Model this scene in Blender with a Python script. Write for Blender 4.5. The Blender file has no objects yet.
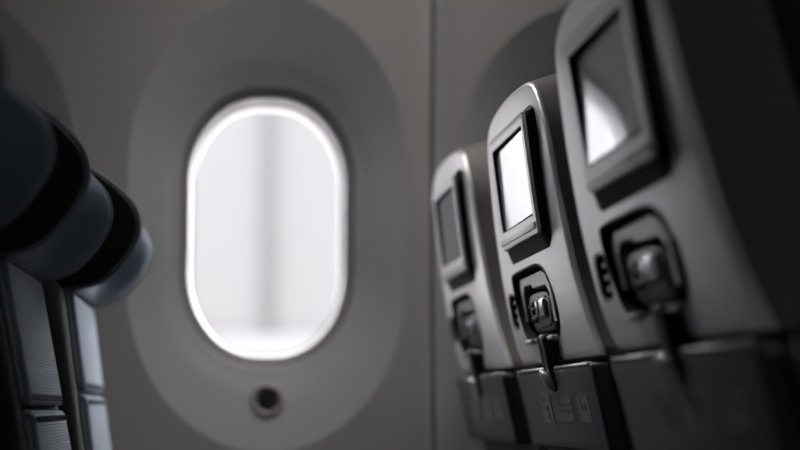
import bpy, bmesh, math, random
from mathutils import Vector, Matrix
C = bpy.context.scene.collection
S = bpy.context.scene

# ------------------------------------------------------------------ camera
F_PX = 1600.0
PITCH = math.atan(183 / F_PX)
YAW = math.atan(.11 * math.cos(PITCH))
cam_d = bpy.data.cameras.new('camera')
cam = bpy.data.objects.new('camera', cam_d)
C.objects.link(cam)
cam.location = (0, 0, .70)
cam.rotation_euler = (math.pi / 2 + PITCH, 0, -YAW)
cam_d.sensor_width = 36
cam_d.lens = 36 * F_PX / 800
cam_d.clip_start = .02
cam_d.dof.use_dof = True
cam_d.dof.focus_distance = 1.90
cam_d.dof.aperture_fstop = 2.4
S.camera = cam

# ------------------------------------------------------------------ world: bright overcast sky
SKY = 12.0
GLOW = 2.8
W = bpy.data.worlds.new('overcast_sky')
S.world = W
W.use_nodes = True
nt = W.node_tree
nt.nodes.clear()
bg = nt.nodes.new('ShaderNodeBackground')
bg.inputs['Strength'].default_value = SKY
tc = nt.nodes.new('ShaderNodeTexCoord')
sp = nt.nodes.new('ShaderNodeSeparateXYZ')
nt.links.new(tc.outputs['Generated'], sp.inputs[0])
rp = nt.nodes.new('ShaderNodeValToRGB')
rp.color_ramp.elements[0].position = 0; rp.color_ramp.elements[0].color = (.90, .94, 1, 1)
rp.color_ramp.elements[1].position = .6; rp.color_ramp.elements[1].color = (1, 1, 1, 1)
nt.links.new(sp.outputs['Z'], rp.inputs[0])
# brighter cloud where the sun stands behind the overcast, ahead and high to the right
sd = Vector((math.sin(.66) * math.cos(.42), math.cos(.66) * math.cos(.42), math.sin(.42)))
dp = nt.nodes.new('ShaderNodeVectorMath'); dp.operation = 'DOT_PRODUCT'
dp.inputs[1].default_value = sd
nt.links.new(tc.outputs['Generated'], dp.inputs[0])
mr = nt.nodes.new('ShaderNodeMapRange'); mr.interpolation_type = 'SMOOTHSTEP'
mr.inputs['From Min'].default_value = .88; mr.inputs['From Max'].default_value = 1
mr.inputs['To Min'].default_value = SKY; mr.inputs['To Max'].default_value = SKY * GLOW
nt.links.new(dp.outputs['Value'], mr.inputs['Value'])
nt.links.new(mr.outputs[0], bg.inputs['Strength'])
nt.links.new(rp.outputs[0], bg.inputs['Color'])
ow = nt.nodes.new('ShaderNodeOutputWorld')
nt.links.new(bg.outputs[0], ow.inputs['Surface'])

# ------------------------------------------------------------------ cabin lights (a concealed wash strip plus added fills, out of frame)
def area(name, loc, target, sx, sy, power, col, spread=180):
    l = bpy.data.lights.new(name, 'AREA')
    l.shape = 'RECTANGLE'; l.size = sx; l.size_y = sy; l.energy = power; l.color = col
    l.spread = math.radians(spread)
    o = bpy.data.objects.new(name, l)
    C.objects.link(o)
    o.location = loc
    d = Vector(target) - Vector(loc)
    o.rotation_euler = d.to_track_quat('-Z', 'X').to_euler()
    return o
area('sidewall_wash_light', (.60, 2.52, 2.0), (.45, 2.80, 1.15), .10, 1.5, 3.0, (1, .94, .90), 85)
area('aisle_side_fill', (1.0, -1.0, 2.08), (.55, 1.3, .95), .3, 1.0, 2.2, (1, .95, .91))  # added fill for the seat sides that face the aisle

area('seat_back_fill', (-.30, 2.54, 1.98), (.36, 2.12, 1.10), .10, .7, 3.6, (1, .97, .97), 72)  # added fill on the seat back faces, standing in for window light

S.view_settings.view_transform = 'Standard'
S.view_settings.look = 'None'
S.view_settings.gamma = 1
S.view_settings.use_curve_mapping = False
S.view_settings.exposure = 0.0
S.cycles.max_bounces = 10
S.cycles.transparent_max_bounces = 12

# ------------------------------------------------------------------ materials
def mat(name, col, rough=.5, metal=0., spec=.5, coat=0., bump=None, sheen=0., var=0.):
    m = bpy.data.materials.new(name)
    m.use_nodes = True
    t = m.node_tree
    b = t.nodes['Principled BSDF']
    b.inputs['Base Color'].default_value = (*col, 1)
    b.inputs['Roughness'].default_value = rough
    b.inputs['Metallic'].default_value = metal
    b.inputs['Specular IOR Level'].default_value = spec
    b.inputs['Coat Weight'].default_value = coat
    if sheen:
        b.inputs['Sheen Weight'].default_value = sheen
        b.inputs['Sheen Roughness'].default_value = .4
    co = t.nodes.new('ShaderNodeTexCoord')
    if bump:
        kind, scale, strength, dist = bump
        bp = t.nodes.new('ShaderNodeBump')
        bp.inputs['Strength'].default_value = strength
        bp.inputs['Distance'].default_value = dist
        if kind == 'noise':
            n = t.nodes.new('ShaderNodeTexNoise')
            n.inputs['Scale'].default_value = scale
            n.inputs['Detail'].default_value = 3
            t.links.new(co.outputs['Object'], n.inputs['Vector'])
            t.links.new(n.outputs[0], bp.inputs['Height'])
        else:                                            # woven ribs running across
            n = t.nodes.new('ShaderNodeTexWave')
            n.wave_type = 'BANDS'; n.bands_direction = 'Z'
            n.inputs['Scale'].default_value = scale
            n.inputs['Distortion'].default_value = .6
            n.inputs['Detail Scale'].default_value = 4
            t.links.new(co.outputs['Object'], n.inputs['Vector'])
            n2 = t.nodes.new('ShaderNodeTexNoise')
            n2.inputs['Scale'].default_value = 420
            t.links.new(co.outputs['Object'], n2.inputs['Vector'])
            ad = t.nodes.new('ShaderNodeMath'); ad.operation = 'ADD'
            t.links.new(n.outputs['Fac'], ad.inputs[0])
            t.links.new(n2.outputs[0], ad.inputs[1])
            t.links.new(ad.outputs[0], bp.inputs['Height'])
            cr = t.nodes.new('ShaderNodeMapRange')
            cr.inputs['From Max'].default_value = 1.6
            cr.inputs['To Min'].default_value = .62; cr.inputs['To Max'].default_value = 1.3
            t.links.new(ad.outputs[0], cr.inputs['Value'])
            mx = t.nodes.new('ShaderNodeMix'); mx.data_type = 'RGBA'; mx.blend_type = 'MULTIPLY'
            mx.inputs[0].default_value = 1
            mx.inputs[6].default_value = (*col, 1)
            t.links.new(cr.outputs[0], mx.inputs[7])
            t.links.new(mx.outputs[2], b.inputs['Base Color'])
        t.links.new(bp.outputs[0], b.inputs['Normal'])
    if var:
        n = t.nodes.new('ShaderNodeTexNoise')
        n.inputs['Scale'].default_value = 6
        t.links.new(co.outputs['Object'], n.inputs['Vector'])
        r = t.nodes.new('ShaderNodeMapRange')
        r.inputs['To Min'].default_value = rough - var
        r.inputs['To Max'].default_value = rough + var
        t.links.new(n.outputs[0], r.inputs['Value'])
        t.links.new(r.outputs[0], b.inputs['Roughness'])
    return m

M = {
    'wall': mat('wall_plastic', (.36, .355, .35), .55, bump=('noise', 900, .08, .0005)),
    'surround': mat('window_surround_plastic', (.415, .43, .435), .5, bump=('noise', 900, .08, .0005)),
    'gasket': mat('window_gasket', (.24, .235, .23), .5),
    'reveal': mat('white_reveal', (.34, .325, .33), .5),
    'bulkhead': mat('bulkhead_fabric', (.14, .14, .145), .8, bump=('noise', 400, .3, .001)),
    'gap_shade': mat('pane_gap_dark', (.08, .08, .08), .6),
    'seam': mat('dark_seam', (.03, .03, .03), .8),
    'floor': mat('cabin_carpet', (.03, .035, .045), .95, bump=('noise', 300, .6, .004)),
    'ceiling': mat('ceiling_plastic', (.42, .41, .40), .6, bump=('noise', 700, .05, .0005)),
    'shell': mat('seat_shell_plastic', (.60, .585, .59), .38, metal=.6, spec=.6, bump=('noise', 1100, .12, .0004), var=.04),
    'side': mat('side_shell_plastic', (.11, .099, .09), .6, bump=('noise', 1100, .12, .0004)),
    'lower': mat('lower_shell_plastic', (.12, .118, .115), .5, bump=('noise', 1100, .1, .0004)),
    'tray': mat('tray_plastic', (.047, .053, .058), .33, spec=.8, bump=('noise', 1100, .1, .0004), var=.04),
    'black': mat('black_plastic', (.006, .006, .0065), .6, spec=.2),
    'frame': mat('monitor_frame_plastic', (.50, .485, .49), .35, metal=.4, spec=.8),
    'light_grey': mat('light_grey_plastic', (.55, .54, .55), .35),
    'dock': mat('dock_plastic', (.26, .255, .26), .35, metal=.3),
    'highlight': mat('tray_edge_highlight', (.45, .44, .45), .2, metal=.6),
    'glass': mat('screen_glass', (.49, .50, .52), .04, metal=.46),
    'silver': mat('handset_silver', (.06, .06, .063), .4, metal=.3),
    'chrome': mat('chrome', (.75, .75, .76), .12, metal=1.0),
    'handset': mat('handset_dark', (.02, .02, .021), .35),
    'tip': mat('latch_tip_plastic', (.85, .85, .85), .22, metal=.5),
    'decal': mat('pictogram_plate', (.115, .12, .125), .5),
    'glyph': mat('pictogram_glyph', (.02, .02, .022), .5),
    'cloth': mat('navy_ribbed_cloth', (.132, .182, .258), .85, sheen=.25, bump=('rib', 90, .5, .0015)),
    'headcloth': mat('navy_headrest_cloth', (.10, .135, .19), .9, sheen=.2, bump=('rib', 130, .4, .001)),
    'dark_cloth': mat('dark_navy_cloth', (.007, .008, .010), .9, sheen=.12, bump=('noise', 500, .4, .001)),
    'piping': mat('navy_piping', (.18, .21, .25), .7, sheen=.5),
    'leg': mat('seat_leg_metal', (.2, .2, .21), .4, metal=.8),
    'dimmer': mat('dimmer_black', (.012, .013, .012), .25),
    'mast': mat('mast_paint', (.040, .036, .0375), .6, bump=('noise', 30, .1, .002)),
    'facade': mat('facade_render', (.0655, .0625, .0628), .8, bump=('noise', 3, .1, .01)),
    'bounce_building': mat('bounce_cladding', (.20, .196, .196), .7, bump=('noise', 3, .1, .01)),
    'band': mat('facade_band', (.085, .083, .084), .8, bump=('noise', 3, .1, .01)),
    'apron': mat('apron_concrete', (.6, .59, .58), .9, bump=('noise', 2, .2, .02)),
}
# thin clear acrylic pane
m = bpy.data.materials.new('window_acrylic'); m.use_nodes = True
t = m.node_tree; t.nodes.clear()
tr = t.nodes.new('ShaderNodeBsdfTransparent'); tr.inputs[0].default_value = (.985, .98, .985, 1)
gl = t.nodes.new('ShaderNodeBsdfGlossy'); gl.inputs['Roughness'].default_value = .02
fr = t.nodes.new('ShaderNodeFresnel'); fr.inputs['IOR'].default_value = 1.2
ms = t.nodes.new('ShaderNodeMixShader')
t.links.new(fr.outputs[0], ms.inputs[0]); t.links.new(tr.outputs[0], ms.inputs[1]); t.links.new(gl.outputs[0], ms.inputs[2])
om = t.nodes.new('ShaderNodeOutputMaterial'); t.links.new(ms.outputs[0], om.inputs[0])
M['pane'] = m

# ------------------------------------------------------------------ helpers
def obj(name, bm, m, parent=None, smooth=True, sharp=35):
    bmesh.ops.recalc_face_normals(bm, faces=bm.faces)
    me = bpy.data.meshes.new(name)
    bm.to_mesh(me); bm.free()
    me.materials.append(m)
    if smooth:
        for p in me.polygons: p.use_smooth = True
        me.set_sharp_from_angle(angle=math.radians(sharp))
    o = bpy.data.objects.new(name, me)
    C.objects.link(o)
    if parent: o.parent = parent
    return o

def thing(name, label, cat, loc, group=None):
    o = bpy.data.objects.new(name, None)
    C.objects.link(o)
    o.empty_display_size = .1
    o.location = loc
    o['label'] = label; o['category'] = cat
    if group: o['group'] = group
    return o

def struct(name, bm, m, parent=None, smooth=True):
    o = obj(name, bm, m, parent, smooth)
    if not parent: o['kind'] = 'structure'
    return o

def box(bm, lo, hi, bev=0., seg=3):
    v = [bm.verts.new((x, y, z)) for x in (lo[0], hi[0]) for y in (lo[1], hi[1]) for z in (lo[2], hi[2])]
    fs = [bm.faces.new([v[i] for i in q]) for q in
          ((0, 1, 3, 2), (4, 6, 7, 5), (0, 4, 5, 1), (2, 3, 7, 6), (0, 2, 6, 4), (1, 5, 7, 3))]
    if bev:
        es = list({e for f in fs for e in f.edges})
        bmesh.ops.bevel(bm, geom=es, offset=bev, segments=seg, affect='EDGES', profile=.5)
    return bm

def catmull(pts, n, closed=True):
    out = []
    N = len(pts)
    for i in range(N if closed else N - 1):
        if closed:
            p = [pts[(i + k - 1) % N] for k in range(4)]
        else:
            p = [pts[min(max(i + k - 1, 0), N - 1)] for k in range(4)]
        for j in range(n):
            s = j / n
            out.append(tuple(.5 * (2 * p[1][a] + (p[2][a] - p[0][a]) * s + (2 * p[0][a] - 5 * p[1][a] + 4 * p[2][a] - p[3][a]) * s * s
                       + (3 * p[1][a] - p[0][a] - 3 * p[2][a] + p[3][a]) * s ** 3) for a in range(len(pts[0]))))
    if not closed: out.append(tuple(pts[-1]))
    return out

def resample(pts, n):
    L = [0]
    P = pts + [pts[0]]
    for a, b in zip(P, P[1:]): L.append(L[-1] + math.dist(a, b))
    out = []
    k = 0
    for i in range(n):
        d = L[-1] * i / n
        while L[k + 1] < d: k += 1
        s = (d - L[k]) / max(L[k + 1] - L[k], 1e-9)
        out.append(tuple(P[k][a] + (P[k + 1][a] - P[k][a]) * s for a in range(2)))
    return out

def offset(pts, d):
    """grow (d > 0) or shrink a closed 2D outline along its normals"""
    N = len(pts)
    ar = sum(pts[i][0] * pts[(i + 1) % N][1] - pts[(i + 1) % N][0] * pts[i][1] for i in range(N))
    sg = 1 if ar > 0 else -1
    out = []
    for i in range(N):
        a, b = pts[i - 1], pts[(i + 1) % N]
        tx, ty = b[0] - a[0], b[1] - a[1]
        l = math.hypot(tx, ty) or 1
        out.append((pts[i][0] + sg * ty / l * d, pts[i][1] - sg * tx / l * d))
    return out

def rrect(x0, x1, y0, y1, r, n=6, k=None):
    """rounded rectangle outline; r a number or four radii (top right, top left, bottom left, bottom right)"""
    rs = r if isinstance(r, tuple) else (r,) * 4
    out = []
    for (cx, cy, a0), q in zip(((x1, y1, 0), (x0, y1, 90), (x0, y0, 180), (x1, y0, 270)), rs):
        sx = -1 if cx == x1 else 1
        sy = -1 if cy == y1 else 1
        for i in range(n + 1):
            a = math.radians(a0 + 90 * i / n)
            out.append((cx + sx * q + q * math.cos(a), cy + sy * q + q * math.sin(a)))
    return out

def loft(bm, rings, cap0=True, cap1=True):
    vs = [[bm.verts.new(p) for p in r] for r in rings]
    n = len(vs[0])
    for a, b in zip(vs, vs[1:]):
        for i in range(n):
            bm.faces.new((a[i], a[(i + 1) % n], b[(i + 1) % n], b[i]))
    if cap0: bm.faces.new(vs[0])
    if cap1: bm.faces.new(list(reversed(vs[-1])))
    return bm

def slab(bm, outline, w0, w1, bev=.002, steps=3):
    """plate in the (u, z) plane between depth w0 (front) and w1, front edge rounded"""
    rings = []
    for i in range(steps + 1):
        a = math.pi / 2 * i / steps
        rings.append([(w0 + bev * (1 - math.sin(a)), u, z) for u, z in offset(outline, -bev * (1 - math.cos(math.pi / 2 - a)) if False else -bev * (1 - math.sin(math.pi / 2 - a + 0) if False else 1 - math.cos(a)) )])
    rings = list(reversed(rings))
    # front ring first (most inset), then growing to full outline, then back
    rings.sort(key=lambda r: r[0][0])
    rings.append([(w1, u, z) for u, z in outline])
    return loft(bm, rings)

def tube(bm, pts, r, n=8, closed=False):
    P = [Vector(p) for p in pts]
    rings = []
    N = len(P)
    up = None
    for i, p in enumerate(P):
        a = P[i - 1] if (i or closed) else P[0]
        b = P[(i + 1) % N] if (i < N - 1 or closed) else P[-1]
        tn = (b - a).normalized()
        if up is None:
            up = tn.orthogonal().normalized()
        up = (up - tn * up.dot(tn)).normalized()
        s = tn.cross(up)
        rings.append([bm.verts.new(p + (up * math.cos(2 * math.pi * k / n) + s * math.sin(2 * math.pi * k / n)) * r) for k in range(n)])
    for i in range(N if closed else N - 1):
        a, b = rings[i], rings[(i + 1) % N]
        for k in range(n):
            bm.faces.new((a[k], a[(k + 1) % n], b[(k + 1) % n], b[k]))
    if not closed:
        bm.faces.new(rings[0]); bm.faces.new(list(reversed(rings[-1])))
    return bm

def interp(tab, x):
    if x <= tab[0][0]: 
        (a, fa), (b, fb) = tab[0], tab[1]
    elif x >= tab[-1][0]:
        (a, fa), (b, fb) = tab[-2], tab[-1]
    else:
        for (a, fa), (b, fb) in zip(tab, tab[1:]):
            if a <= x <= b: break
    return fa + (fb - fa) * (x - a) / (b - a)

def sstep(a, b, x):
    s = min(max((x - a) / (b - a), 0), 1)
    return s * s * (3 - 2 * s)

# ------------------------------------------------------------------ the cabin shell
WX, WZ = .073, 1.018           # centre of the window in view
PITCHX = .577                  # window spacing along the cabin
WY = 2.78

def wall_y(z):
    return WY - (z - 1.0) ** 2 / 5.6

def oval(hw, hh, rx, ry, n=32):
    """closed outline: box with elliptical corners, 4n points, starting at +x going counter-clockwise"""
    out = []
    for cx, cy, a0 in ((hw - rx, hh - ry, 0), (-hw + rx, hh - ry, 90), (-hw + rx, -hh + ry, 180), (hw - rx, -hh + ry, 270)):
        for i in range(n):
            a = math.radians(a0 + 90 * i / (n - 1))
            out.append((cx + rx * math.cos(a), cy + ry * math.sin(a)))
    return out

OV_IN = oval(.139, .231, .126, .150)          # white opening
OV_GAS = oval(.155, .247, .139, .165)       # dark gasket outer edge
OV_LIP = oval(.166, .262, .150, .180)
OV_SUR = [(x, z + .004) for x, z in oval(.2425, .397, .2425, .295)]       # outer edge of the dished surround

def rect_ring(ref, x0, x1, z0, z1):
    out = []
    for x, z in ref:
        k = min((x1 if x > 0 else x0) / x if abs(x) > 1e-6 else 1e9, (z1 if z > 0 else z0) / z if abs(z) > 1e-6 else 1e9)
        out.append((x * k, z * k))
    return out

def lerp_ring(a, b, s):
    return [(p[0] + (q[0] - p[0]) * s, p[1] + (q[1] - p[1]) * s) for p, q in zip(a, b)]

Z0, Z1 = .02, 2.05
seam_x = WX + PITCHX / 2
def edge_drop(x):
    d = abs(((x - seam_x + PITCHX) % (2 * PITCHX)) - PITCHX)
    d = PITCHX - d if False else min((x - seam_x) % (2 * PITCHX), (seam_x - x) % (2 * PITCHX))
    return .010 * (1 - sstep(0, .045, d))

def wall_panel(cx):
    """sidewall lining of one window bay, from floor to bins, open for the dished surround"""
    bm = bmesh.new()
    g = .0035
    left_is_seam = abs(((cx - PITCHX / 2 - seam_x) / (2 * PITCHX)) - round((cx - PITCHX / 2 - seam_x) / (2 * PITCHX))) < .01
    x0 = -PITCHX / 2 + (g if left_is_seam else 0)
    x1 = PITCHX / 2 - (0 if left_is_seam else g)
    rr = rect_ring(OV_SUR, x0, x1, Z0 - WZ, Z1 - WZ)
    # put true corners in
    for cxr in (x0, x1):
        for czr in (Z0 - WZ, Z1 - WZ):
            k = min(range(len(rr)), key=lambda i: (rr[i][0] - cxr) ** 2 + (rr[i][1] - czr) ** 2)
            rr[k] = (cxr, czr)
    rings = []
    for s in (0, .012, .04, .1, .2, .3, .4, .5, .6, .7, .78, .85, .9, .94, .97, .985, 1):
        ring = lerp_ring(OV_SUR, rr, s)
        rings.append([(cx + x, wall_y(WZ + z) + edge_drop(cx + x), WZ + z) for x, z in ring])
    loft(bm, rings, False, False)
    return bm

# wall_left is one lining per window bay, kept under one object with the bays as children
wall = bpy.data.objects.new('wall_left', None); C.objects.link(wall); wall['kind'] = 'structure'
bays = [-3, -2, -1, 0, 1, 2, 3]
for k in bays:
    obj('wall_panel', wall_panel(WX + k * PITCHX), M['wall'], wall)
for sx in (seam_x - 2 * PITCHX, seam_x, seam_x + 2 * PITCHX):
    bm = bmesh.new()
    rings = []
    for i in range(25):
        z = Z0 + (Z1 - Z0) * i / 24
        y = wall_y(z)
        rings.append([(sx - .012, y + .0125, z), (sx + .012, y + .0125, z), (sx + .012, y + .018, z), (sx - .012, y + .018, z)])
    loft(bm, rings)
    obj('panel_joint', bm, M['seam'], wall, smooth=False)

TILT = .245
DISH = .034
def window(n, cx):
    root = bpy.data.objects.new('window_%d' % n, None); C.objects.link(root); root['kind'] = 'structure'
    root.location = (cx, WY, WZ)
    def R(ov, d):                                       # ring at depth d behind the wall skin
        return [(x, wall_y(WZ + z) - WY + d, z) for x, z in ov]
    # dished surround
    bm = bmesh.new()
    rings = []
    for s in (0, .015, .05, .15, .3, .45, .6, .75, .87, .95, 1):
        d = DISH * s + .003 * sstep(.75, 1, s)
        rings.append(R(lerp_ring(OV_SUR, OV_LIP, s), d))
    rings.append(R(lerp_ring(OV_LIP, OV_GAS, .35), DISH + .0045))
    rings.append(R(lerp_ring(OV_LIP, OV_GAS, .75), DISH + .006))
    rings.append(R(OV_GAS, DISH + .008))
    loft(bm, rings, False, False)
    obj('surround_panel', bm, M['surround'], root)
    # gasket
    bm = bmesh.new()
    rings = [R(OV_GAS, DISH + .008), R(lerp_ring(OV_GAS, OV_IN, .25), DISH + .012), R(lerp_ring(OV_GAS, OV_IN, .8), DISH + .014), R(OV_IN, DISH + .016)]
    loft(bm, rings, False, False)
    obj('gasket', bm, M['gasket'], root)
    # white reveal: flat ring, then the flared tunnel to the outer skin
    bm = bmesh.new()
    o1 = offset(OV_IN, -.0045)
    rings = [R(OV_IN, DISH + .016), R(offset(OV_IN, -.002), DISH + .020), R(offset(OV_IN, -.006), DISH + .040), R(o1, DISH + .058), R(offset(OV_IN, -.0055), DISH + .060), R(offset(OV_IN, -.0045), DISH + .068), R(offset(OV_IN, -.007), DISH + .116)]
    loft(bm, rings, False, False)
    obj('window_reveal', bm, M['reveal'], root)
    bm = bmesh.new()
    loft(bm, [R(offset(OV_IN, -.0040), DISH + .0595), R(offset(OV_IN, -.0040), DISH + .0575), R(offset(OV_IN, -.0085), DISH + .0575), R(offset(OV_IN, -.0085), DISH + .0615)], False, False)
    obj('pane_gap_shade', bm, M['gap_shade'], root)  # dark ring painting the shade in the gap around the pane
    # pane
    bm = bmesh.new()
    r2 = offset(OV_IN, -.0046)
    loft(bm, [R(r2, DISH + .062), R(r2, DISH + .065)])
    obj('pane', bm, M['pane'], root, smooth=False)
    # dimmer button under the window
    def disc(bm, prof, cz=-.3045, cxx=.001):
        N = 40
        base = wall_y(WZ + cz) - WY
        for_r = []
        for r, d in prof:
            for_r.append([(cxx + r * math.cos(2 * math.pi * i / N), base + d - .002 + TILT * r * math.sin(2 * math.pi * i / N), cz + r * math.sin(2 * math.pi * i / N)) for i in range(N)])
        loft(bm, for_r)
    K = DISH * .69 - .003
    bm = bmesh.new()
    disc(bm, [(.0285, K + .004), (.0285, K - .001), (.027, K - .004), (.0245, K - .005), (.0215, K - .004), (.0185, K + .001), (.0175, K + .004)])
    obj('button_ring', bm, M['button_ring'], root)
    bm = bmesh.new()
    disc(bm, [(.0185, K + .004), (.0182, K + .0015), (.015, K), (.008, K - .0005), (.003, K - .0005)])
    obj('dimmer_button', bm, M['dimmer'], root)
M['button_ring'] = mat('button_ring_plastic', (.34, .32, .31), .4)
for i, k in enumerate(bays):
    window(i + 1, WX + k * PITCHX)

# floor, ceiling, remaining walls of the cabin
XR0, XR1, YR0 = WX - 3.5 * PITCHX, WX + 3.5 * PITCHX, -2.72
bm = bmesh.new(); box(bm, (XR0, YR0, -.04), (XR1, 2.70, 0)); struct('floor', bm, M['floor'], smooth=False)
bm = bmesh.new()
prof = [(2.60, 2.04), (2.25, 2.10), (1.6, 2.16), (.5, 2.22), (-1, 2.22), (YR0, 2.10)]
top = catmull(prof, 6, False)
vs = [[bm.verts.new((x, y, z)) for (y, z) in top] for x in (XR0, XR1)]
for i in range(len(top) - 1): bm.faces.new((vs[0][i], vs[0][i + 1], vs[1][i + 1], vs[1][i]))
vs2 = [[bm.verts.new((x, y, z + .04)) for (y, z) in top] for x in (XR0, XR1)]
for i in range(len(top) - 1): bm.faces.new((vs2[1][i], vs2[1][i + 1], vs2[0][i + 1], vs2[0][i]))
struct('ceiling', bm, M['ceiling'])
bm = bmesh.new(); box(bm, (XR0, YR0 - .04, 0), (XR1, YR0, 2.2)); struct('wall_right', bm, M['bulkhead'], smooth=False)
bm = bmesh.new(); box(bm, (XR0 - .04, YR0, 0), (XR0, 2.95, 2.2)); struct('wall_rear', bm, M['bulkhead'], smooth=False)
bm = bmesh.new(); box(bm, (XR1, YR0, 0), (XR1 + .04, 2.95, 2.2)); struct('wall_front', bm, M['bulkhead'], smooth=False)
bm = bmesh.new(); box(bm, (XR0, 2.58, 2.03), (XR1, 2.80, 2.10)); struct('highlight_1', bm, M['ceiling'], smooth=False)
bm = bmesh.new(); box(bm, (XR0, 2.55, -.03), (XR1, 2.80, .035)); struct('baseboard_left', bm, M['seam'], smooth=False)

# outside: the parking apron, the terminal and an added bounce building
bld = thing('terminal_building', 'pale building outside that fills the bright window pane', 'building', (0, 16, -4))
bm = bmesh.new(); box(bm, (-1.9, 0, 0), (6.5, 8, 8.6), .1); obj('facade', bm, M['facade'], bld)
bm = bmesh.new(); box(bm, (-1.9, -.08, 3.5), (6.5, .02, 5.44), .02); obj('pale_band', bm, M['band'], bld)
bm = bmesh.new(); box(bm, (.375, -.10, 5.44), (.455, .02, 8.5), .03); obj('downpipe', bm, M['mast'], bld)
hg = thing('bounce_building', 'added pale building out of view, bouncing light onto the seat backs and screens', 'building', (-6.6, 16.5, -4))  # added out of view to throw light on the seat backs
bm = bmesh.new(); box(bm, (-4.4, 0, 0), (4.5, 12, 9.4), .1); obj('bounce_wall', bm, M['bounce_building'], hg)
bm = bmesh.new(); box(bm, (-4.6, -.25, 9.4), (4.6, 12.2, 9.8), .05); obj('roof_edge', bm, M['mast'], hg)
bm = bmesh.new(); box(bm, (-60, 3.6, -4.2), (60, 90, -4.0)); struct('ground', bm, M['apron'], smooth=False)

# ------------------------------------------------------------------ seat backs of the row in front
AX = .39
XP = [(.30, .505), (.648, .421), (.700, .410), (.754, .398), (.80, .3885), (.86, .3780), (.95, .3645), (1.0, .3582), (1.09, .3475)]
LEAN = 0.0                                   # extra recline of the seat being built
def xp(z):
    return interp(XP, z) + LEAN * (.97 - z)
def bend(o, step=.012):
    """lean a flat built part back along the seat profile"""
    me = o.data
    bm = bmesh.new(); bm.from_mesh(me)
    zs = [v.co.z for v in bm.verts]
    z = min(zs) + step
    while z < max(zs) - 1e-4:
        bmesh.ops.bisect_plane(bm, geom=bm.verts[:] + bm.edges[:] + bm.faces[:], plane_co=(0, 0, z), plane_no=(0, 0, 1), dist=1e-6)
        z += step
    for v in bm.verts:
        v.co.x += xp(v.co.z) - AX
    bm.to_mesh(me); bm.free()
    return o

NEAR = [(.757, -.210), (.795, -.192), (.85, -.166), (.91, -.150), (.97, -.136), (1.022, -.120), (1.063, -.102), (1.081, -.08), (1.091, -.03)]
def round_off(o):
    """let the face of the shell curve away towards its aisle side"""
    me = o.data
    bm = bmesh.new(); bm.from_mesh(me)
    for k in range(14):
        bmesh.ops.bisect_plane(bm, geom=bm.verts[:] + bm.edges[:] + bm.faces[:], plane_co=(0, -.235 + k * .018, 0), plane_no=(0, 1, 0), dist=1e-6)
    z = .77
    while z < 1.09:
        bmesh.ops.bisect_plane(bm, geom=bm.verts[:] + bm.edges[:] + bm.faces[:], plane_co=(0, 0, z), plane_no=(0, 0, 1), dist=1e-6)
        z += .012
    for v in bm.verts:
        t = min(max((interp(NEAR, min(max(v.co.z, .757), 1.091)) + .10 - v.co.y) / .10, 0), 1)
        v.co.x += .004 * t * t * min(max(1 - (v.co.x - .03) / .05, 0), 1)
    bm.to_mesh(me); bm.free()
    return o

def bend_only(o):
    for v in o.data.vertices:
        v.co.x += xp(v.co.z) - AX
    return o

def boolean(o, cutters):
    for c in cutters:
        md = o.modifiers.new('cut', 'BOOLEAN'); md.operation = 'DIFFERENCE'; md.solver = 'EXACT'; md.object = c
    dg = bpy.context.evaluated_depsgraph_get()
    me = bpy.data.meshes.new_from_object(o.evaluated_get(dg))
    o.modifiers.clear()
    old = o.data
    o.data = me
    me.name = o.name
    bpy.data.meshes.remove(old)
    for c in cutters:
        bpy.data.objects.remove(c)

SHELL = [(.222, .757), (.246, .79), (.256, .85), (.258, .90), (.252, .96), (.243, 1.014), (.232, 1.053), (.208, 1.074), (.165, 1.085), (.10, 1.090), (.03, 1.091),
         (-.045, 1.089), (-.08, 1.081), (-.102, 1.063), (-.125, 1.022), (-.136, .97), (-.150, .91), (-.166, .85), (-.192, .795), (-.212, .762), (-.206, .757),
         (-.15, .757), (0, .757), (.15, .757), (.21, .757)]
SH = resample(catmull(SHELL, 6), 160)
DOCK = resample(catmull([(.180, .866), (.165, .873), (.09, .8745), (.01, .8735), (-.03, .862), (-.058, .832), (-.063, .806), (-.052, .790), (-.02, .786), (.06, .786), (.130, .787),
                         (.155, .796), (.172, .825)], 6), 96)
PORT = rrect(.186, .226, .806, .850, .012)
MON = rrect(-.091, .148, .903, 1.0455, .006)
HOUS = rrect(-.0925, .166, .887, 1.055, (.006, .014, .016, .006))
GLASS = rrect(-.0785, .126, .9242, 1.0310, .003)

def clampz(pts, z0):
    return [(u, max(z, z0)) for u, z in pts]

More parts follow.
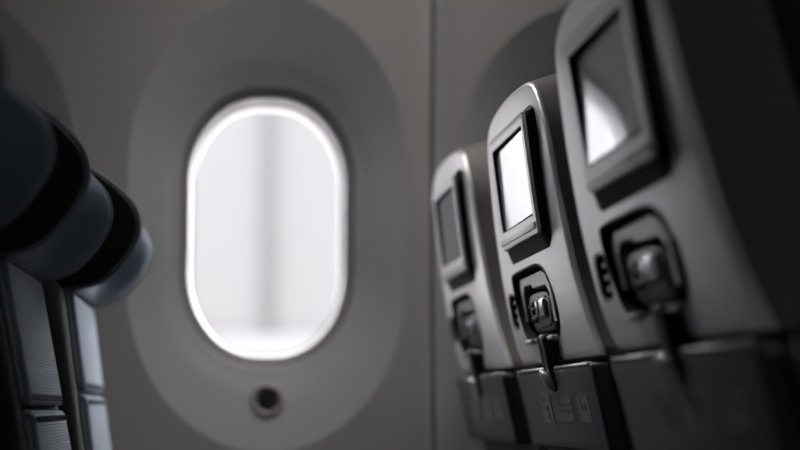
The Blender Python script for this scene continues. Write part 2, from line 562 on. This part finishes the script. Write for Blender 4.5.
def front_seat(yc, label):
    global LEAN
    LEAN = .045 if yc == SEAT_Y[0] else 0.
    root = thing('airline_seat', label, 'seat', (SEAT_X[yc], yc, 0), 'seats of the row in front')
    # shell
    bm = bmesh.new()
    rings = []
    R_ = .006
    for i in range(7):
        a = math.pi / 2 * i / 6
        rings.append([(R_ * (1 - math.sin(a)), u, z) for u, z in clampz(offset(SH, -R_ * (1 - math.cos(a)) if False else -R_ * math.cos(a) * 0 - R_ * (1 - math.cos(a)) * 0 - R_ * (1 - math.sin(math.pi / 2 - a)) * 1), .7545 + .003 * (1 - math.cos(a)))])
    rings.reverse()
    rings.append([(.05, u, z) for u, z in clampz(offset(SH, -.004), .7545)])
    rings.sort(key=lambda r: r[0][0])
    loft(bm, rings)
    shell = obj('back_shell', bm, M['shell'], root)
    bm = bmesh.new()
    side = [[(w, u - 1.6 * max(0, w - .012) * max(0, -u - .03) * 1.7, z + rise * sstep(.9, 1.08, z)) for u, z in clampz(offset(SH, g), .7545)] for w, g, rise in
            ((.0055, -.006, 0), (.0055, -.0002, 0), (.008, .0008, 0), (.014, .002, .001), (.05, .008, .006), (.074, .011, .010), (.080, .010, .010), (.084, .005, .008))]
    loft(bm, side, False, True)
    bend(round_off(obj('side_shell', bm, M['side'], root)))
    cut = []
    for ol, d in ((DOCK, .032), (PORT, .012)):
        cb = bmesh.new()
        loft(cb, [[(-.05, u, z) for u, z in offset(ol, .0)], [(d, u, z) for u, z in ol]])
        o = obj('cutter', cb, M['shell'], root, smooth=False); cut.append(o)
    boolean(shell, cut)
    round_off(shell)
    bend(shell)
    shell.data.materials.clear(); shell.data.materials.append(M['shell'])
    for p in shell.data.polygons: p.use_smooth = True
    shell.data.set_sharp_from_angle(angle=math.radians(38))
    # dock: black liner, light moulded rail, two retaining tabs
    bm = bmesh.new()
    inn = offset(DOCK, -.0016)
    loft(bm, [[(-.0008, u, z) for u, z in offset(DOCK, .0022)], [(-.0014, u, z) for u, z in DOCK], [(.002, u, z) for u, z in inn], [(.0275, u, z) for u, z in inn]], False, True)
    dock = bend_only(obj('handset_dock', bm, M['black'], root))
    bm = bmesh.new()
    plate = [(.166, .812), (.1665, .858), (.158, .867), (.02, .8685), (.000, .864), (-.020, .846), (-.024, .804), (-.012, .804),
             (-.010, .838), (.006, .849), (.086, .850), (.092, .8555), (.138, .8555), (.150, .846), (.152, .812)]
    loft(bm, [[(.0055, u, z) for u, z in offset(plate, -.0012)], [(.007, u, z) for u, z in plate], [(.0265, u, z) for u, z in plate]])
    bend_only(obj('dock_rail', bm, M['dock'], dock))
    for u0, u1 in ((.088, .128), (-.040, -.012)):
        bm = bmesh.new(); box(bm, (-.009, u0, .7805), (.006, u1, .7865), .002)
        bend_only(obj('retaining_tab', bm, M['light_grey'], dock))
    # audio and usb socket
    bm = bmesh.new()
    ins = offset(PORT, -.0015)
    loft(bm, [[(-.001, u, z) for u, z in offset(PORT, .002)], [(.001, u, z) for u, z in PORT], [(.002, u, z) for u, z in ins], [(.010, u, z) for u, z in ins]], False, True)
    pl = bend_only(obj('socket_plate', bm, M['black'], root))
    for z in (.817, .828, .840):
        bm = bmesh.new(); box(bm, (.003, .196, z - .003), (.0105, .216, z + .003), .001)
        bend_only(obj('socket', bm, M['dock'], pl))
    # monitor
    bm = bmesh.new()
    m_in = resample(offset(MON, -.0008), 64); h_out = resample(HOUS, 64)
    loft(bm, [[(-.0035, u, z) for u, z in offset(m_in, -.006)], [(-.0092, u, z) for u, z in offset(m_in, -.003)], [(-.0092, u, z) for u, z in m_in], [(-.0086, u, z) for u, z in lerp_ring(m_in, h_out, .06)], [(-.0005, u, z) for u, z in h_out], [(.010, u, z) for u, z in h_out]])
    mon = bend(obj('monitor', bm, M['black'], root))
    bm = bmesh.new()
    loft(bm, [[(-.0098, u, z) for u, z in GLASS], [(-.0135, u, z) for u, z in GLASS], [(-.0135, u, z) for u, z in lerp_ring(GLASS, MON, .93)], [(-.0128, u, z) for u, z in MON], [(-.009, u, z) for u, z in MON]], False, False)
    bend(obj('monitor_frame', bm, M['frame'], mon))
    bm = bmesh.new()
    loft(bm, [[(-.0126, u, z) for u, z in offset(GLASS, -.0002)], [(-.0126, u, z) for u, z in offset(GLASS, -.0012)], [(-.0045, u, z) for u, z in offset(GLASS, -.0012)], [(-.0045, u, z) for u, z in offset(GLASS, -.004)]], False, False)
    bend(obj('shaded_bezel', bm, M['black'], mon))  # recess walls around the glass, their shade put in as black
    bm = bmesh.new()
    box(bm, (-.0150, -.083, .9085), (-.0130, .139, .9165), .0007)
    bend(obj('control_strip', bm, M['light_grey'], mon))
    # glass: one flat pane set a little askew in its frame
    bm = bmesh.new()
    th, dl = math.radians(6.2), math.radians(SCREEN_YAW)
    nx = Vector((-math.cos(th) * math.cos(dl), math.cos(th) * math.sin(dl), -math.sin(th)))
    cu, cz = .0237, .9776
    c0 = Vector((xp(cz) - AX - .0100, cu, cz))
    def on(u, z, d):
        x = c0.x - (nx.y * (u - cu) + nx.z * (z - cz)) / nx.x
        return (x + d, u, z)
    loft(bm, [[on(u, z, 0) for u, z in offset(GLASS, -.0030)], [on(u, z, .0015) for u, z in offset(GLASS, -.0030)]])
    obj('screen', bm, M['glass'], mon, smooth=False)
    # tray latch
    bm = bmesh.new()
    lo = rrect(-.014, .014, .728, .789, .010, 6)
    slab(bm, lo, -.015, -.001, .004)
    la = bend(obj('table_latch', bm, M['handset'], root))
    bm = bmesh.new()
    bmesh.ops.create_uvsphere(bm, u_segments=20, v_segments=12, radius=1, matrix=Matrix.Translation((-.0165, .0, .7325)) @ Matrix.Rotation(math.radians(-26), 4, 'Y') @ Matrix.Diagonal((.0055, .018, .0145, 1)))
    bend_only(obj('latch_tip', bm, M['tip'], la))
    bm = bmesh.new(); box(bm, (-.0168, .0085, .742), (-.0145, .0108, .785), .0006)
    bend(obj('latch_highlight', bm, M['light_grey'], la))  # pale strip painting the highlight on the latch edge
    bm = bmesh.new()
    slab(bm, rrect(-.030, .030, .7575, .788, .004), -.0014, .004, .001)
    bend(obj('latch_recess', bm, M['black'], root))
    # tray table
    bm = bmesh.new()
    slab(bm, rrect(-.212, .224, .650, .7490, .008), -.010, .018, .0045)
    tray = bend(obj('tray_table', bm, M['tray'], root))
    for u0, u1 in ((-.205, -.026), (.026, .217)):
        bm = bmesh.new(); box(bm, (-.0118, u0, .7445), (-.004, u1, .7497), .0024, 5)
        bend(obj('edge_highlight', bm, M['highlight'], tray), .1)  # pale glossy strip added to draw the highlight along the tray edge
    for u0, u1, kind in ((.042, .098, 0), (-.075, .005, 1), (-.165, -.108, 2)):
        z0, z1 = (.684, .714) if kind else (.681, .716)
        bm = bmesh.new(); box(bm, (-.0106, u0, z0), (-.0095, u1, z1))
        pg = bend_only(obj('pictogram', bm, M['decal'], tray, smooth=False))
        bm = bmesh.new()
        if kind == 0:                                    # seated figure with belt
            box(bm, (-.0111, .074, .7075), (-.0104, .090, .7125))
            box(bm, (-.0111, .060, .686), (-.0104, .068, .703))
            box(bm, (-.0111, .068, .697), (-.0104, .078, .703))
        elif kind == 1:                                  # two lines of small lettering
            box(bm, (-.0111, -.066, .7025), (-.0104, -.004, .7055))
            box(bm, (-.0111, -.062, .695), (-.0104, -.008, .698))
        else:                                            # seat outline with vest below
            box(bm, (-.0111, -.128, .698), (-.0104, -.122, .712))
            box(bm, (-.0111, -.150, .698), (-.0104, -.128, .7015))
            box(bm, (-.0111, -.150, .698), (-.0104, -.145, .706))
        bend_only(obj('glyph', bm, M['glyph'], pg, smooth=False))
    # lower shell behind the tray
    bm = bmesh.new()
    lw = rrect(-.238, .236, .30, .7515, .02)
    slab(bm, lw, .012, .095, .008)
    bend(obj('lower_shell', bm, M['lower'], root), .03)
    # upholstery on the far side
    bm = bmesh.new()
    cu_ = offset(SH, -.006)
    loft(bm, [[(.080, u, z) for u, z in cu_], [(.13, u, z) for u, z in offset(SH, .006)], [(.17, u, z) for u, z in offset(SH, -.004)], [(.185, u, z) for u, z in offset(SH, -.03)]])
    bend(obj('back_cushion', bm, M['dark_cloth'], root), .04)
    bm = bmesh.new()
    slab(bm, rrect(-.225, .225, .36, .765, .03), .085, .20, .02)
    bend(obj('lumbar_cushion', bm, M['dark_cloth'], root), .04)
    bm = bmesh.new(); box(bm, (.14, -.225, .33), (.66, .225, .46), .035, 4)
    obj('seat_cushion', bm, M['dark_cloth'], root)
    bm = bmesh.new(); box(bm, (.10, -.215, .28), (.62, .215, .345), .01)
    obj('seat_pan', bm, M['lower'], root)
    for x in (.17, .52):
        for u in (-.18, .18):
            bm = bmesh.new(); box(bm, (x - .02, u - .015, 0), (x + .02, u + .015, .29), .005)
            obj('leg', bm, M['leg'], root)
    return root

SCREEN_YAW = .6
SEAT_Y = (1.34, 1.91, 2.42)
SEAT_X = {1.34: AX - .0185, 1.91: AX + .002, 2.42: AX - .007}
front_seat(SEAT_Y[1], 'grey seat back in sharp focus, the middle one, with bright white screen')
front_seat(SEAT_Y[0], 'large blurred grey seat back nearest the right edge, its screen mirroring a curved window corner')
front_seat(SEAT_Y[2], 'small grey seat back next to the window wall, with a dull bluish screen')

def shrink(pts):
    return [(.148 - (.154 - u) * .70, .797 + (z - .797) * .88) for u, z in pts]

def handset(yc, label):
    global LEAN
    LEAN = .045 if yc == SEAT_Y[0] else 0.
    root = thing('handset', label, 'remote', (SEAT_X[yc], yc, 0), 'handsets docked in the seat backs')
    body = resample(catmull([(.150, .848), (.10, .8525), (.03, .8525), (-.018, .848), (-.045, .828), (-.050, .808), (-.038, .797), (.0, .7945), (.06, .795), (.118, .7955), (.140, .803), (.154, .825)], 5), 72)
    bm = bmesh.new(); slab(bm, shrink(body), .010, .0265, .004)
    bend(obj('handset_body', bm, M['handset'], root), .03)
    plate = resample(catmull([(.128, .842), (.07, .8465), (.0, .8455), (-.028, .832), (-.036, .815), (-.022, .803), (.05, .8015), (.112, .803), (.134, .822)], 5), 64)
    bm = bmesh.new(); slab(bm, shrink(plate), .008, .014, .002)
    fp = bend(obj('face_plate', bm, M['silver'], root), .03)
    bm = bmesh.new(); slab(bm, rrect(.028, .086, .811, .838, .008), .006, .010, .0015)
    ds = bend(obj('display', bm, M['handset'], root), .03)
    bm = bmesh.new(); slab(bm, rrect(.030, .064, .8135, .8355, .006), .0035, .008, .0015)
    bend(obj('display_glass', bm, M['chrome'], ds), .03)
    bm = bmesh.new(); slab(bm, rrect(.068, .081, .814, .835, .006), .003, .008, .002)
    bend(obj('rocker_key', bm, M['chrome'], ds), .03)
    for k in range(4):
        bm = bmesh.new(); box(bm, (.0033, .035 + k * .0066, .8175), (.0045, .0378 + k * .0066, .8315), .0005)
        bend_only(obj('key', bm, M['handset'], ds))
    for u, z, r in ((.104, .832, .004), (.112, .823, .0045), (.100, .812, .0045), (.120, .812, .004), (.126, .828, .0035)):
        bm = bmesh.new()
        N = 16
        loft(bm, [[(w, u + q * math.cos(2 * math.pi * i / N), z + q * math.sin(2 * math.pi * i / N)) for i in range(N)] for q, w in ((r, .0105), (r, .006), (r * .8, .0048), (r * .35, .004))])
        bend_only(obj('button', bm, M['chrome'] if r > .005 else M['handset'], root))
    return root
handset(SEAT_Y[1], 'glossy dark handset in the sharply focused middle seat back, below its white screen')
handset(SEAT_Y[0], 'large blurred handset docked in the seat back nearest the right edge')
handset(SEAT_Y[2], 'small handset docked in the far seat back next to the window wall')

# ------------------------------------------------------------------ cloth seats of the row behind, at the left
def rear_seat(yc, tip, x0, k, zs, label, hw=.19):
    root = thing('airline_seat', label, 'seat', (-.35, yc, 0), 'navy cloth seats of the row behind')
    ox = .35
    def FX(z): return x0 - k * (z - .65) + ox
    # headrest: an upholstered roll with folded side wings
    prof = [(0, 0), (-.006, .026), (-.024, .048), (-.048, .068), (-.085, .088), (-.13, .094), (-.165, .075), (-.178, .0), (-.165, -.07), (-.13, -.088), (-.09, -.086), (-.05, -.075), (-.022, -.048), (-.006, -.022)]
    pf = catmull(prof, 5)
    bm = bmesh.new()
    rings = []
    ys = [-1, -.995, -.975, -.94, -.9, -.85, -.8, -.74, -.68, -.6, -.5, -.35, -.18, 0]
    ys = ys + [-y for y in reversed(ys[:-1])]
    for s in ys:
        a = abs(s)
        e = {1: .80, .995: .88, .975: .95, .94: .985}.get(a, 1.)
        dip = .050 * (1 - sstep(.45, .93, a))
        ring = []
        for px, pz in pf:
            fr = sstep(-.12, -.0, px)                    # only the front is hollowed between the wings
            cx_ = -.085
            x = cx_ + (px - cx_) * e - dip * fr
            z = pz * e
            ring.append((tip + ox + x, s * hw, .947 + z))
        rings.append(ring)
    loft(bm, rings)
    hr = obj('headrest', bm, M['headcloth'], root, sharp=60)
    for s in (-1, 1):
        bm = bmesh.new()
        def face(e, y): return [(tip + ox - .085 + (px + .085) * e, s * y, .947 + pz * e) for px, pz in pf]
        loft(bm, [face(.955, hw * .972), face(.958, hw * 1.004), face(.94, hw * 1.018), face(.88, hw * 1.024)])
        obj('side_shade', bm, M['dark_cloth'], hr)  # near-black disc, the shade on the wing's outer face put into its colour
        bm = bmesh.new()
        pts = [(tip + ox - .085 + (px + .085) * .992 , s * hw * .955, .947 + pz * .992) for px, pz in pf]
        tube(bm, pts, .0028, 6, True)
        obj('piping', bm, M['piping'], hr)
    # back cushion body
    bm = bmesh.new()
    rings = []
    zz = [.36, .365, .38, .42, .5, .6, .7, .8, .86, .90, .94, .96, .965]
    for z in zz:
        e = {.36: .03, .365: .018, .38: .006, .965: .03, .96: .014, .94: .004}.get(z, 0)
        f = FX(z) - .012 - e
        if z > .86: f -= .04 * sstep(.86, .93, z)
        b = FX(z) - .115 + e
        o_ = resample(rrect(b, f, -.235 + e, .235 - e, .03, 5), 64)
        rings.append([(x, y, z) for x, y in o_])
    loft(bm, rings)
    obj('backrest', bm, M['dark_cloth'], root)
    # pale ribbed pads with a stitched joint
    def pad(z0, z1, name):
        N = 10
        bm = bmesh.new()
        ol = rrect(-.172, .172, z0, z1, .006, 4)
        rr = []
        for w, q in ((.006, 0), (.0, .0), (-.005, -.0008), (-.0078, -.0028), (-.0092, -.007), (-.0098, -.013)):
            rr.append([(-w, u, z) for u, z in offset(ol, q)])
        loft(bm, rr)
        o = obj(name, bm, M['cloth'], root, sharp=70)
        me = o.data
        b2 = bmesh.new(); b2.from_mesh(me)
        z = z0 + .03
        while z < z1 - .02:
            bmesh.ops.bisect_plane(b2, geom=b2.verts[:] + b2.edges[:] + b2.faces[:], plane_co=(0, 0, z), plane_no=(0, 0, 1), dist=1e-6)
            z += .03
        for v in b2.verts: v.co.x += FX(v.co.z) - .0098
        b2.to_mesh(me); b2.free()
        return o
    up = pad(zs + .0025, .868, 'upper_pad')
    low = pad(.45, zs - .0025, 'lower_pad')
    for o, z0, z1 in ((up, zs + .012, .862), (low, .46, zs - .012)):
        for s in (-1, 1):
            bm = bmesh.new()
            tube(bm, [(FX(z0 + (z1 - z0) * i / 8) - .010, s * .177, z0 + (z1 - z0) * i / 8) for i in range(9)], .0032, 8)
            obj('piping', bm, M['piping'], o)
    bm = bmesh.new(); box(bm, (FX(.5) - .02, -.23, .34), (FX(.5) + .46, .23, .47), .035, 4)
    obj('seat_cushion', bm, M['dark_cloth'], root)
    bm = bmesh.new(); box(bm, (FX(.5) - .04, -.215, .28), (FX(.5) + .42, .215, .345), .01)
    obj('seat_pan', bm, M['lower'], root)
    for x in (FX(.5) + .0, FX(.5) + .34):
        for u in (-.18, .18):
            bm = bmesh.new(); box(bm, (x - .02, u - .015, 0), (x + .02, u + .015, .29), .005)
            obj('leg', bm, M['leg'], root)
    return root
rear_seat(1.90, -.147, -.190, .20, .70, 'dark navy seat at lower left with ribbed cloth backrest, between black and pale blue seats')
rear_seat(1.375, -.166, -.235, .20, .70, 'black headrest of the seat nearest the camera, cut off by the left edge')
rear_seat(2.40, -.118, -.176, .15, .72, 'seat next to the window wall whose cloth is lit pale blue, farthest at left')
